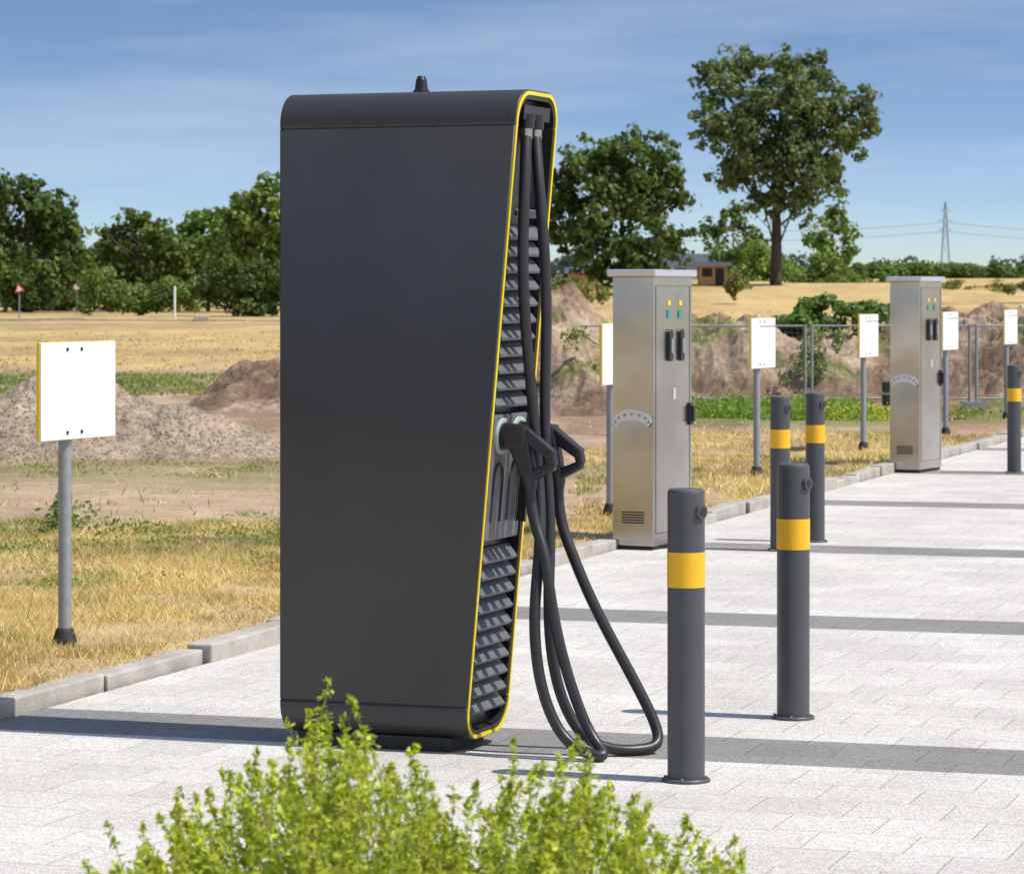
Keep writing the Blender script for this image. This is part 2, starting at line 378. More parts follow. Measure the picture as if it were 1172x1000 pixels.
def hr2(X,Y):
    f=sm(Y,43.6+.6*np.sin(X*1.3),46.2+.6*np.sin(X*1.3+.6))*(1-sm(Y,49,53))
    lump=0
    for cx,cy,h_,r_ in ((2.2,44.3,.45,.55),(3.1,44.6,.35,.5),(4.7,44.3,.42,.6),(5.5,44.6,.5,.5),(6.9,44.3,.45,.6),(8.1,44.6,.4,.6),(2.9,46.6,.22,.5),(5.9,46.8,.20,.6),(7.4,46.6,.2,.5)):
        lump=lump+h_*np.exp(-((X-cx)/r_)**2-((Y-cy)/.6)**2)
    return (1.08*f*(1+.08*np.sin(X*2.1)+.08*np.sin(X*.9+1))+lump*.8)*sm(X,.8,1.9)
mound('earth_bank',.6,14,43.1,54,hr2,ecol,520,240,.22,25,2.0)
def leafball(name,items,leaf,c1,c2):
    Vl=[];Cl=[]
    for (x,y,z,rx,rz,n) in items:
        if n<1: continue
        d=unit(rng.normal(size=(n,3))); rr=rng.uniform(.55,1.05,(n,1)); C=d*rr*np.array([rx,rx,rz])+np.array([x,y,z])
        nm=unit(d+rng.normal(size=(n,3))*.6+np.array([0,0,.3])); Vl.append(leafquads(C,nm,leaf*rng.uniform(.6,1.4,n),.7)); Cl.append(colmix(n,c1,c2,.35)*rng.uniform(.75,1.25))
    return quadmesh(name,np.concatenate(Vl),4,np.concatenate(Cl),M_leaf)
it=[]
for cx,w_,top in ((4.4,.42,1.6),(5.15,.34,1.5),(4.1,.25,1.3)):
    for i in range(20): it.append((cx+random.gauss(0,w_*.5),46.6+random.gauss(0,.2),1.12+random.uniform(0,top-1.2),.14,.10,70))
leafball('bank_shrub',it,.08,(.08,.15,.035),(.17,.25,.06))
it=[(4.05+random.gauss(0,.22),44.0+random.gauss(0,.1),.75+random.uniform(-.35,.35),.10,.12,50) for i in range(22)]
it+=[(.75+random.gauss(0,.2),41.2,.8+random.uniform(-.3,.3),.12,.08,35) for i in range(9)]
for i in range(90): it.append((random.uniform(1.8,9),random.uniform(46,49),random.uniform(1.02,1.2),.14,.06,24))
leafball('bank_weeds',it,.05,(.10,.17,.035),(.28,.30,.09))
# ---------------------------------------------------------------- trees
def tree(name,u,Y,lobes,leaf,c1,c2,tr=.18,lean=0,dens=9,trunk_h=None,spread=1.0,dead=0):
    k=Y/3700.; X=(u-586)*k; bz=float(gz(X,Y))
    e=empty(name,(X,Y,bz)); mb=MB()
    zs=[1.6+l[1]*k-bz for l in lobes]; top=max(zs)
    th=trunk_h or top*.75
    mb.tube([(lean*q*q*th+.12*math.sin(q*5)*k*20*.3,0,q*th-.1) for q in [i/6 for i in range(7)]],[tr*(1-.8*i/6) for i in range(7)],8)
    Vl=[];Cl=[]
    for l,z in zip(lobes,zs):
        cx=l[0]*k; rx=l[2]*k; rz=l[3]*k; cy=random.uniform(-.7,.7)*rx*1.3
        q=min(max((z/th)-.3,.15),.8); s0=Vector((lean*q*q*th,0,q*th)); c=Vector((cx,cy,z))
        mid=(s0*.5+c*.5)+Vector((0,0,-rz*.15)); mb.tube([s0,mid,c],[tr*.22,tr*.13,tr*.04],6)
        for _ in range(3):
            d=Vector((random.gauss(0,1),random.gauss(0,1),random.gauss(.3,.8))).normalized(); mb.tube([mid,c+Vector((d.x*rx,d.y*rx,d.z*rz))*.85],[tr*.07,tr*.02],5,caps=False)
        nsub=30; n=int(dens*math.pi*rx*rz/leaf**2/nsub); lt=rng.uniform(.8,1.25)
        for i in range(nsub):
            d=unit(rng.normal(size=3)); rr=rng.uniform(.2,1.05); sc=np.array([cx,cy,z])+d*rr*np.array([rx,rx,rz])*spread
            sr=rng.uniform(.16,.44)*(rx+rz)/2; dd=unit(rng.normal(size=(n,3))); dd[:,2]*=.75
            C=sc+dd*sr*rng.uniform(.35,1.2,(n,1)); nm=unit(dd+rng.normal(size=(n,3))*.5+np.array([0,0,.35]))
            Vl.append(leafquads(C,nm,leaf*rng.uniform(.6,1.5,n),.8)); Cl.append(colmix(n,c1,c2,.3)*rng.uniform(.7,1.3)*lt)
    for i in range(dead):
        s0=Vector((random.uniform(-.4,.4),-1.2,th*.8)); d=Vector((random.gauss(0,.5),0,1)).normalized()*random.uniform(1.2,2.2)
        mb.tube([s0,s0+d*.6+Vector((random.gauss(0,.2),0,0)),s0+d],[.05,.035,.012],5,1)
    mb.obj('trunk',[M_bark,M_bark],e); quadmesh('crown',np.concatenate(Vl),4,np.concatenate(Cl),M_leaf,e)
D1=(.062,.10,.024);D2=(.115,.16,.04);L1=(.11,.175,.035);L2=(.20,.26,.065)
PL=[(-66,235,30,34),(-40,258,30,28),(-82,255,12,14),(12,262,38,26),(48,245,32,30),(90,214,26,32),(106,190,14,24),(-70,188,30,34),(-25,205,42,38),(30,195,42,40),(82,174,28,30),(-46,142,36,32),(-8,150,44,38),(40,145,38,38),(-16,106,28,28),(20,106,30,30),(62,132,24,24),(8,225,42,34),(-40,170,34,34),(58,200,32,34),(10,170,40,36)]
tree('poplar_tree',888,150,PL,.23,(.085,.12,.045),(.16,.20,.085),tr=.30,trunk_h=8,dens=9)
tree('broadleaf_tree',712,140,[(0,165,38,30),(-38,145,34,32),(35,150,38,32),(-50,100,34,36),(0,105,48,44),(50,105,34,36),(-40,58,40,34),(10,50,44,36),(52,60,30,32),(-85,80,25,40),(-20,25,34,20),(25,28,36,20),(20,130,40,36),(-20,130,40,34),(62,130,14,16),(-70,130,24,30)],.23,D1,D2,tr=.2)
tree('broadleaf_tree',33,180,[(-5,118,28,26),(18,98,28,26),(-30,85,36,40),(15,60,42,38),(44,66,22,26),(46,40,28,28),(-20,15,42,36),(25,8,44,30),(-60,60,38,50),(-85,100,40,45),(52,18,30,26),(-34,120,26,28),(30,84,30,24)],.30,D1,D2,tr=.24,dens=11)
tree('broadleaf_tree',160,185,[(-4,78,24,22),(-30,58,28,24),(22,62,30,24),(0,36,46,32),(-35,12,34,28),(25,5,42,28),(45,38,28,28)],.29,L1,(.17,.19,.06),tr=.13,dead=4,dens=11)
tree('broadleaf_tree',238,190,[(-6,78,26,20),(14,74,26,22),(-25,54,32,26),(34,68,30,28),(5,22,48,36),(-40,10,36,28),(40,10,38,30)],.29,L1,L2,tr=.13,dens=11)
tree('broadleaf_tree',303,180,[(4,118,20,20),(-8,100,26,22),(-30,90,24,22),(22,98,28,28),(-18,60,38,34),(25,50,38,34),(-10,10,40,30),(60,90,35,40),(60,30,40,40),(-45,42,30,34),(0,80,30,26)],.29,L1,L2,tr=.16,dens=11)
tree('broadleaf_tree',840,175,[(0,88,18,18),(-22,70,20,20),(18,62,22,22),(0,38,34,28),(-5,15,34,20)],.24,D1,(.15,.20,.05),tr=.12)
tree('broadleaf_tree',953,175,[(4,90,14,18),(16,72,18,20),(-16,62,22,22),(5,38,34,26),(0,15,34,20)],.24,L1,L2,tr=.12)
def shrub(name,items,Y,leaf,c1,c2,dens=7.0):
    k=Y/3700.;it=[]
    for u,up,ru,rv in items:
        rx=ru*k;rz=rv*k;nsub=16
        for i in range(nsub):
            d=unit(rng.normal(size=3))*rng.uniform(.2,.95); sr=random.uniform(.25,.48)
            it.append(((u-586)*k+d[0]*rx,Y+d[1]*rx,1.6+up*k+d[2]*rz,rx*sr,rz*sr,int(dens*math.pi*rx*rz*sr*sr/leaf**2)))
    return leafball(name,it,leaf,c1,c2)
shrub('round_bush',[(115,0,26,26),(140,-6,30,24),(165,-6,30,22),(190,-4,26,22),(215,2,26,24)],160,.2,L1,L2)
shrub('round_bush',[(240,8,28,28),(270,14,34,36),(310,8,32,40),(350,8,35,36),(285,-8,34,22)],158,.22,D1,D2)
shrub('round_bush',[(-20,-4,30,25),(10,-6,30,24),(45,-4,30,26),(80,-4,28,26),(105,10,26,30),(0,40,40,30),(60,30,34,34)],195,.25,D1,L1)
shrub('round_bush',[(130,36,36,34),(200,36,36,34),(95,22,26,26),(170,18,48,34),(240,32,36,34),(115,36,24,30),(270,44,36,34),(185,50,22,20),(215,60,20,22)],205,.28,D1,L2,9.0)
shrub('round_bush',[(870,42,20,24),(880,24,24,22),(850,16,24,16),(905,14,26,18)],165,.18,(.15,.25,.045),(.28,.37,.09))
shrub('round_bush',[(935,30,22,20),(950,12,24,16),(980,12,18,12),(1018,14,12,18),(1140,8,14,9),(1010,7,16,9),(915,8,18,14)],160,.18,L1,L2)
shrub('round_bush',[(640,8,20,14),(665,4,20,14),(690,-2,14,12),(760,8,20,12),(840,4,14,12),(1150,6,20,7),(1095,8,25,6),(1175,8,25,8),(1060,6,18,6),(845,10,16,14)],120,.13,(.16,.17,.055),(.30,.28,.10))
it=[];k=210/3700.
for i in range(460):
    u=random.uniform(955,1330); it.append(((u-586)*k,210+random.uniform(-1,1),random.uniform(2.4,3.2),.5,.42,60))
leafball('hedge',it,.26,(.09,.14,.035),(.16,.22,.055))
it=[]
for i in range(1000):
    x=random.uniform(-420,330); it.append((x,720+random.uniform(-15,15),random.uniform(3,8.8+1.2*math.sin(x*.05)+.8*math.sin(x*.23)),3.4,1.9,40))
leafball('distant_treeline',it,1.4,(.065,.095,.085),(.085,.115,.095))
# ---------------------------------------------------------------- distant structures
e=empty('wooden_hut',(9.3,150,float(gz(9.3,150)))); mb=MB()
mb.cbox((0,0,.45),1.3,1.2,.9,0); mb.cbox((-.28,-.61,.6),.45,.02,.4,1); mb.cbox((.3,-.61,.4),.4,.02,.8,1)
mb.obj('walls',[M_wood,M_dark],e)
mb=MB(); mb.box((-.85,-.8,.9),(1.7,0,0),(0,1.6,.1),(0,0,.1)); mb.obj('roof',[M_galv],e)
def gable(name,x,y,w,d,h,r,mw,mr):
    e=empty(name,(x,y,float(gz(x,y)))); mb=MB()
    mb.cbox((0,0,h/2),w,d,h,0); mb.cbox((-w*.22,-d/2-.01,h*.55),w*.2,.03,h*.4,1); mb.cbox((w*.22,-d/2-.01,h*.42),w*.18,.03,h*.8,1); mb.obj('walls',[mw,M_dark],e)
    W2=w/2+.18;D2=d/2+.2;mb=MB(); a_=[(-W2,-D2,h),(W2,-D2,h),(W2,0,h+r),(-W2,0,h+r)]; b_=[(W2,D2,h),(-W2,D2,h),(-W2,0,h+r),(W2,0,h+r)]
    mb.face(a_);mb.face(b_);mb.face([a_[0],a_[3],b_[1]]);mb.face([a_[1],b_[0],a_[2]]); mb.obj('roof',[mr],e)
gable('house',11.3,205,3,2.5,1.0,.7,M_galv,M_roof)
gable('garden_shed',3.3,150,1.4,1.2,.9,.3,M_wood,M_roof)
gable('garden_shed',7.6,165,1.2,1.1,.8,.3,M_white,M_roof)
e=empty('electricity_pylon',((1082-586)*900/3700.,900,2)); mb=MB(); H=25.
def pr(z): return 1.5*(1-z/H)**1.2+.2
lev=[0,5,9.5,13.5,17,19.5,22,H]
for sx in (-1,1):
    for sy in (-1,1): mb.tube([(sx*pr(z),sy*pr(z),z) for z in lev],.10,5)
for i in range(len(lev)-1):
    z0,z1=lev[i],lev[i+1];r0,r1=pr(z0),pr(z1)
    for s_ in (-1,1):
        mb.tube([(-r0,s_*r0,z0),(r1,s_*r1,z1)],.05,4);mb.tube([(r0,s_*r0,z0),(-r1,s_*r1,z1)],.05,4)
        mb.tube([(s_*r0,-r0,z0),(s_*r1,r1,z1)],.05,4);mb.tube([(-r0,s_*r0,z0),(r0,s_*r0,z0)],.05,4)
for z,w_ in ((17,1.8),(19.5,2.2),(22.3,1.5)):
    for s_ in (-1,1): mb.tube([(0,0,z+.7),(s_*w_,0,z)],.08,4);mb.tube([(0,0,z),(s_*w_,0,z)],.08,4)
mb.obj('lattice',[M_pyl],e)
mb=MB()
for z,w_ in ((17,1.8),(19.5,2.2)):
    for s_ in (-1,1):
        for dr in (-1,1):
            pts=[]
            for i in range(17):
                q=i/16; x=dr*q*130; pts.append((x+s_*w_*.2,dr*q*60+s_*w_,z-.3-4*3.2*q*(1-q)))
            mb.tube(pts,.06,4)
mb.obj('power_lines',[M_pyl],e)
for (u,Y,kind) in ((22,150,0),(88,165,1)):
    k=Y/3700.;X=(u-586)*k;e=empty('road_sign',(X,Y,float(gz(X,Y)))); mb=MB(); mb.tube([(0,0,0),(0,0,1.5)],.03,8)
    mb.obj('post',[M_galv],e); mb=MB()
    if kind==0:
        mb.tube([(0,-.03,1.35),(0,-.06,1.35)],.28,3,0); mb.tube([(0,-.06,1.35),(0,-.07,1.35)],.17,3,1)
    else:
        mb.tube([(0,-.03,1.4),(0,-.06,1.4)],.2,20,0); mb.tube([(0,-.06,1.4),(0,-.07,1.4)],.14,20,1)
    mb.obj('plate',[M_red,M_white],e)
mb=MB(); X=(200-586)*150/3700.; z0=float(gz(X,150)); mb.tube([(X,150,z0),(X,150,z0+1.4),(X,150,z0+1.5)],[.05,.05,.02],10); mb.obj('marker_post',[M_white])
mb=MB(); 
for u in (225,231,236): mb.cbox(((u-586)*.0378,140,float(gz(-13.5,140))+.1),.22,.3,.25)
mb.obj('stone_block',[M_conc],bevel=.03)
mb=MB()
for x0 in np.arange(-22,-8,1.0): mb.cbox((x0,140,float(gz(x0,140))+.03),.98,.15,.10)
mb.obj('road_kerb_edge',[M_conc])
# ---------------------------------------------------------------- construction fence
e=empty('construction_fence',(0,0,0)); mb=MB()
posts=[.55,1.75,3.88,3.97,6.06,6.15,8.25,8.34]; yf=42.8
for x in posts:
    z0=float(gz(x,yf)); mb.tube([(x,yf,z0-.05),(x,yf,1.18)],.021,8)
mb2=MB()
for a_,b_ in ((.55,1.75),(1.75,3.88),(3.97,6.06),(6.15,8.25)):
    for z in (.2,1.16): mb.tube([(a_,yf,z),(b_,yf,z)],.014,6)
    x=a_+.08
    while x<b_: mb2.tube([(x,yf,.2),(x,yf,1.16)],.0018,3,caps=False); x+=.075
    for z in np.arange(.35,1.1,.18): mb2.tube([(a_,yf+.005,z),(b_,yf+.005,z)],.0018,3,caps=False)
for x in (1.75,3.92,6.1): mb.cbox((x,yf,.1),.3,.22,.12)
mb.obj('frame',[M_galv],e); mb2.obj('wire_mesh',[M_galv],e)
e=empty('plant_crate',(4.95,42.2,float(gz(4.95,42.2)))); mb=MB()
for i in range(3):
    for j in range(2):
        mb.cbox((i*.22,0,.1+j*.17),.2,.3,.02);mb.cbox((i*.22,-.14,.17+j*.17),.2,.012,.11);mb.cbox((i*.22,.14,.17+j*.17),.2,.012,.11);mb.cbox((i*.22-.1,0,.17+j*.17),.012,.28,.11);mb.cbox((i*.22+.09,0,.17+j*.17),.012,.28,.11)
mb.obj('crates',[M_dark],e)
# ---------------------------------------------------------------- signs
def sign(X,Y,txt):
    z0=float(gz(X,Y)); phi=math.atan2(.92,.39); e=empty('information_sign',(X,Y,z0),phi)
    top=1.385-z0; mb=MB(); mb.tube([(-.04,0,-.05),(-.04,0,top-.03)],.029,16); mb.obj('post',[M_galv],e)
    mb=MB(); mb.lathe([(.052,-.02),(.052,.035),(.040,.075),(.034,.085)],(-.04,0,0),16); mb.obj('post_boot',[M_dark],e)
    mb=MB(); mb.box((-.315,-.048,top-.42),(.63,0,0),(0,.008,0),(0,0,.42),0); mb.box((-.317,-.0398,top-.422),(.634,0,0),(0,.014,0),(0,0,.424),1); mb.obj('board',[M_white,M_yel],e,bevel=.002)
    mb=MB()
    for x in (-.10,.02):
        for z in (top-.03,top-.39): mb.tube([(x,-.048,z),(x,-.053,z)],.008,10)
    mb.obj('bolts',[M_dark],e)
    if txt:
        mb=MB(); x=-.1
        for wd in (.06,.03,.07,.05,.04,.06): mb.box((x,-.0495,top-.075),(wd,0,0),(0,.002,0),(0,0,.012)); x+=wd+.02
        mb.obj('lettering',[M_galv],e)
for x,y in ((-1.93,14.1),(.70,22.5),(2.08,27.3),(3.49,32),(4.84,36),(6.13,40)): sign(x,y,y>15)
# ---------------------------------------------------------------- bollards
def bollard(X,Y,yaw):
    e=empty('bollard',(X,Y,0),yaw); r=.0615; mb=MB()
    mb.lathe([(.080,0),(.080,.008),(.076,.012)],n=40); mb.lathe([(r,.005),(r,.80),(r,.945),(r-.002,.953),(r-.008,.958)],n=48); mb.obj('column',[M_boll],e)
    mb=MB(); rs=[[((r+.0012)*math.cos(2*math.pi*j/48),(r+.0012)*math.sin(2*math.pi*j/48),z) for j in range(48)] for z in (.637,.752)]; mb.rings(rs); mb.obj('reflective_band',[M_bollY],e)
    mb=MB(); mb.tube([(r-.01,0,.885),(r+.010,0,.885)],[.026,.024],20); mb.tube([(r+.009,0,.885),(r+.0115,0,.885)],.015,16,1); mb.obj('chain_eye',[M_boll,M_dark],e)
    mb=MB(); 
    for a_ in range(4):
        q=a_*math.pi/2+.5; mb.tube([(.070*math.cos(q),.070*math.sin(q),.008),(.070*math.cos(q),.070*math.sin(q),.017)],.005,6)
    mb.obj('anchor_bolts',[M_galv],e)
for x,y,w_ in ((.571,10.6,-.75),(1.058,12.16,-.7),(1.665,20.07,-.8),(1.948,20.77,-.8),(4.458,28.7,-.8)): bollard(x,y,w_)
# ---------------------------------------------------------------- steel supply pillars
def pillar(X,Y):
    th=R(26); e=empty('power_supply_pillar',(X,Y,0),-th)
    w,d=.28,.61; mb=MB()
    mb.box((-w+.01,.01,0),(w-.02,0,0),(0,d-.02,0),(0,0,.03),1); mb.box((-w,0,.025),(w,0,0),(0,d,0),(0,0,1.675),0); mb.obj('housing',[M_steel,M_dark],e,bevel=.006)
    mb=MB(); mb.box((-w-.03,-.03,1.70),(w+.06,0,0),(0,d+.06,0),(0,0,.045)); mb.obj('cap',[M_steel2],e,bevel=.014)
    mb=MB()
    for y in (.035,d-.035): mb.box((.0,y-.002,.10),(.002,0,0),(0,.003,0),(0,0,1.54))
    for z in (.10,1.64): mb.box((.0,.037,z),(.002,0,0),(0,d-.074,0),(0,0,.003))
    for i in range(5): mb.box((-w/2-.075,-.003,.165+i*.016),(.15,0,0),(0,.004,0),(0,0,.009))
    mb.obj('seams_and_vent',[M_dark],e)
    mb=MB()
    cx=-w/2; z0=.79; n=20
    outer=[(cx+.130*math.cos(math.pi*i/n),z0+.085*math.sin(math.pi*i/n)) for i in range(n+1)]
    inner=[(cx+.105*math.cos(math.pi*i/n),z0-.03+.045*math.sin(math.pi*i/n)) for i in range(n+1)]
    for i in range(n):
        mb.face([(outer[i][0],-.016,outer[i][1]),(outer[i+1][0],-.016,outer[i+1][1]),(inner[i+1][0],-.016,inner[i+1][1]),(inner[i][0],-.016,inner[i][1])])
        mb.face([(outer[i][0],0,outer[i][1]),(outer[i+1][0],0,outer[i+1][1]),(outer[i+1][0],-.016,outer[i+1][1]),(outer[i][0],-.016,outer[i][1])])
        mb.face([(inner[i][0],-.016,inner[i][1]),(inner[i+1][0],-.016,inner[i+1][1]),(inner[i+1][0],0,inner[i+1][1]),(inner[i][0],0,inner[i][1])])
    for i in range(7):
        a_=math.pi*(i+.5)/7; x=cx+.115*math.cos(a_);z=z0-.008+.062*math.sin(a_); mb.tube([(x,-.015,z),(x,-.018,z)],.009,12,1)
    mb.obj('fan_crest',[M_steel2,M_galv],e)
    mb=MB()
    for y in (.24,.42):
        mb.tube([(0,y,1.20),(.02,y,1.20)],.030,16,0);mb.box((0,y-.030,1.2),(.018,0,0),(0,.060,0),(0,0,.14),0);mb.tube([(0,y,1.34),(.02,y,1.34)],.030,16,0)
        mb.box((.018,y-.018,1.22),(.012,0,0),(0,.036,0),(0,0,.09),3)
        mb.box((0,y-.03,1.44),(.006,0,0),(0,.06,0),(0,0,.05),1)
        mb.box((0,y-.02,1.52),(.004,0,0),(0,.04,0),(0,0,.03),2)
    mb.box((0,.30,.93),(.004,0,0),(0,.05,0),(0,0,.07),4)
    mb.box((0,d-.05,.78),(.035,0,0),(0,.03,0),(0,0,.10),0); mb.box((0,d-.06,.76),(.015,0,0),(0,.05,0),(0,0,.14),0)
    mb.obj('sockets',[M_black,M_teal,M_yel,M_galv,M_steel2],e,bevel=.003)
pillar(.879,20.07); pillar(3.62,28.7)
# ---------------------------------------------------------------- charging station
TH=R(20.5); CO=Vector((-.822,11.43,0)); ch=empty('ev_charging_station',CO,-TH)
W=.42;ZB=.04;ZT=2.305;RC=.115
SL=.0883; al=math.atan(SL); ca,sa=math.cos(al),math.sin(al)
def Lx(z): return .70+SL*(z-ZB)
def Fp(y,z,n=0): return (Lx(z)+n*ca,y,z-n*sa)
prof=[]
def notch(y,z,ny,up):
    q=[(0,-.003),(-.004,-.0015),(-.004,.0015),(0,.003)]
    if not up: q=[(a,-b) for a,b in q]
    return [(y+ny*a,z+b,ny,0) for a,b in q]
def arc(cy,cz,a0,a1,n=10):
    return [(cy+RC*math.cos(a),cz+RC*math.sin(a),math.cos(a),math.sin(a)) for a in [a0+(a1-a0)*i/n for i in range(n+1)]]
hp=math.pi/2
prof+=arc(W-RC,ZB+RC,-hp,0)+notch(W,.165,1,True)+notch(W,2.178,1,True)+arc(W-RC,ZT-RC,0,hp)+arc(RC,ZT-RC,hp,math.pi)+notch(0,2.178,-1,False)+notch(0,.165,-1,False)+arc(RC,ZB+RC,math.pi,3*hp)
def ring(d,n=None,x=None):
    out=[]
    for y,z,ny,nz in prof:
        yy=y+ny*d; zz=z+nz*d
        out.append((x,yy,zz) if x is not None else Fp(yy,zz,n))
    return out
mb=MB()
mb.rings([ring(-.006,x=0),ring(-.0015,x=.0015),ring(0,x=.006)],0)
mb.rings([ring(0,x=.006),ring(0,n=-.004)],0)
mb.rings([ring(0,n=-.004),ring(-.002,n=-.0005),ring(-.006,n=0)],0)
mb.face(ring(-.006,x=0)[::-1],0)
mb.obj('shell',[M_char],ch)
mb=MB(); mb.rings([ring(-.0055,n=-.002),ring(-.0055,n=.004),ring(-.018,n=.004),ring(-.018,n=-.002)],0,False); mb.obj('yellow_trim',[M_yel],ch)
mb=MB(); mb.rings([ring(-.017,n=.0),ring(-.034,n=.0)],0,False); mb.rings([ring(-.034,n=.0),ring(-.038,n=-.045)],0,True); mb.face(ring(-.038,n=-.045),0); mb.obj('front_recess',[M_black],ch)
mb=MB()
def fbox(y0,y1,z0,z1,n0,n1,m=0):
    o=Vector(Fp(y0,z0,n0)); mb.box(o,Vector(Fp(y0,z0,n1))-o,Vector(Fp(y1,z0,n0))-o,Vector(Fp(y0,z1,n0))-o,m)
def louvers(z0,z1):
    z=z0
    while z<z1-.02:
        o=Vector(Fp(.045,z+.050,-.044)); a_=Vector(Fp(.045,z+.008,-.004))-o; b_=Vector((0,W-.09,0)); c_=Vector(Fp(.045,z+.062,-.036))-o
        mb.box(o,a_,b_,c_,0); z+=.0585
louvers(.12,.72); louvers(1.19,1.84)
mb.obj('louvres',[M_louv],ch,bevel=.003)
mb=MB(); fbox(.042,W-.042,.735,1.175,-.06,-.004); fbox(.042,W-.042,1.86,1.89,-.06,-.01)
mb.obj('centre_panel',[M_louv],ch,bevel=.006)
mb=MB()
for y in (.13,.29):
    c=Vector(Fp(y,1.10,-.004)); nrm=Vector((ca,0,-sa))
    mb.tube([c,c+nrm*.010],.064,28,0); mb.tube([c+nrm*.009,c+nrm*.016],.050,28,1); 
    pts=[Vector(Fp(y+.045*math.cos(q),.93+.075*math.sin(q)*(1.0),-.002)) for q in [math.pi*i/14 for i in range(15)]]
    mb.tube([Vector(Fp(y+.045,.80,-.002))]+pts+[Vector(Fp(y-.045,.80,-.002))],.0045,6,2)
mb.obj('holsters',[M_ring,M_black,M_char],ch)
mb=MB(); fbox(W-.075,W-.055,.79,1.0,-.008,.03); fbox(.10,.32,1.865,1.885,-.01,-.004); mb.obj('handle',[M_black],ch,bevel=.005)
mb=MB(); mb.box((.05,.05,0),(.58,0,0),(0,W-.1,0),(0,0,.05)); mb.obj('plinth',[M_dark],ch)
mb=MB(); mb.lathe([(.03,0),(.03,.012),(.024,.016),(.019,.05),(.013,.064)],(.46,.2,ZT-.002),20); mb.obj('antenna',[M_black],ch)
mb=MB()
for y in (.14,.235):
    mb.tube([Fp(y,2.22,-.012),Fp(y,2.17,-.010)],.028,14,0); mb.tube([Fp(y,2.175,-.01),Fp(y,2.135,-.008)],.024,8,1)
fbox(.08,.34,2.20,2.25,-.05,.0,0)
mb.obj('cable_glands',[M_black,M_steel],ch)
mb=MB()
for x in (.03,.30,.60,.86): mb.tube([(x,.001,2.20),(x,-.0015,2.20)],.004,8)
mb.obj('cap_screws',[M_black],ch)
inv=Matrix.Rotation(TH,3,'Z')
def wl(p): return inv@(Vector(p)-CO)
def lw(n,y,z): return Fp(y,z,n)
def bar(mb,y,p,q,t0,t1,wy):
    a_=Vector(Fp(y,p[1],p[0])); b_=Vector(Fp(y,q[1],q[0])); d=(b_-a_).normalized(); u_=Vector((-d.z,0,d.x)); w_=Vector((0,wy/2,0)); n=len(mb.v)
    for c_,t in ((a_,t0),(b_,t1)):
        for su_,sw in ((-1,-1),(1,-1),(1,1),(-1,1)): mb.v.append(tuple(c_+u_*su_*t/2+w_*sw))
    for f in ((0,1,2,3),(7,6,5,4),(0,4,5,1),(1,5,6,2),(2,6,7,3),(3,7,4,0)): mb.f.append(tuple(n+i for i in f)); mb.m.append(0); mb.s.append(False)
for y,dn in ((.115,0.005),(.29,.045)):
    mb=MB()
    mb.tube([lw(-.02,y,1.105),lw(.03,y,1.105)],.043,20)
    bar(mb,y,(.018,1.103),(.095+dn,1.108),.090,.080,.074)
    bar(mb,y,(.060+dn,1.105),(.112+dn,.975),.085,.050,.058)
    bar(mb,y,(.075+dn,1.124),(.196+dn,1.052),.050,.038,.048)
    bar(mb,y,(.182+dn,1.070),(.198+dn,1.020),.032,.030,.044)
    bar(mb,y,(.204+dn,1.022),(.108+dn,.968),.030,.042,.042)
    mb.obj('charging_connector',[M_black],ch,bevel=.010)
    mb=MB(); mb.tube([lw(.106+dn,y,.985),lw(.116+dn,y,.955),lw(.120+dn,y,.925)],[.031,.028,.0215],16); mb.obj('strain_relief',[M_black],ch)
def cable(pts):
    cu=bpy.data.curves.new('charging_cable','CURVE'); cu.dimensions='3D'; cu.bevel_depth=.0195; cu.bevel_resolution=5; cu.resolution_u=10; cu.use_fill_caps=True
    sp=cu.splines.new('NURBS'); P=[wl(p) for p in pts]; sp.points.add(len(P)-1)
    for q,p in zip(sp.points,P): q.co=(*p,1)
    sp.order_u=4; sp.use_endpoint_u=True; cu.materials.append(M_rub)
    o=bpy.data.objects.new('charging_cable',cu); scene.collection.objects.link(o); o.parent=ch
def toW(p):
    v=Matrix.Rotation(-TH,3,'Z')@Vector(p); return v+CO
g1=toW(Fp(.14,2.15,-.008)); g2=toW(Fp(.235,2.15,-.008)); e1=toW(lw(.124,.115,.935)); e2=toW(lw(.164,.29,.935))
cable([g1,(.044,11.18,1.97),(.034,11.20,1.75),(.044,11.24,1.5),(.064,11.275,1.3),(.082,11.28,1.1),(.096,11.27,.92),(.102,11.2,.737),(.070,11.14,.495),(.09,11.1,.25),(.17,11.08,.06),(.28,11.02,.0195),(.33,11.03,.0195),(.26,11.1,.08),(.17,11.12,.344),(.130,11.14,.556),(.110,11.17,.74),tuple(e1+Vector((.002,0,-.10))),e1])
cable([g2,(.095,11.26,1.95),(.116,11.27,1.75),(.122,11.29,1.5),(.116,11.31,1.3),(.114,11.32,1.1),(.126,11.31,.92),(.136,11.28,.737),(.122,11.22,.495),(.145,11.2,.25),(.23,11.18,.06),(.35,11.16,.0195),(.44,11.18,.0195),(.525,11.24,.025),(.49,11.28,.13),(.381,11.30,.329),(.275,11.32,.525),(.205,11.33,.70),tuple(e2+Vector((.0,0,-.11))),e2])
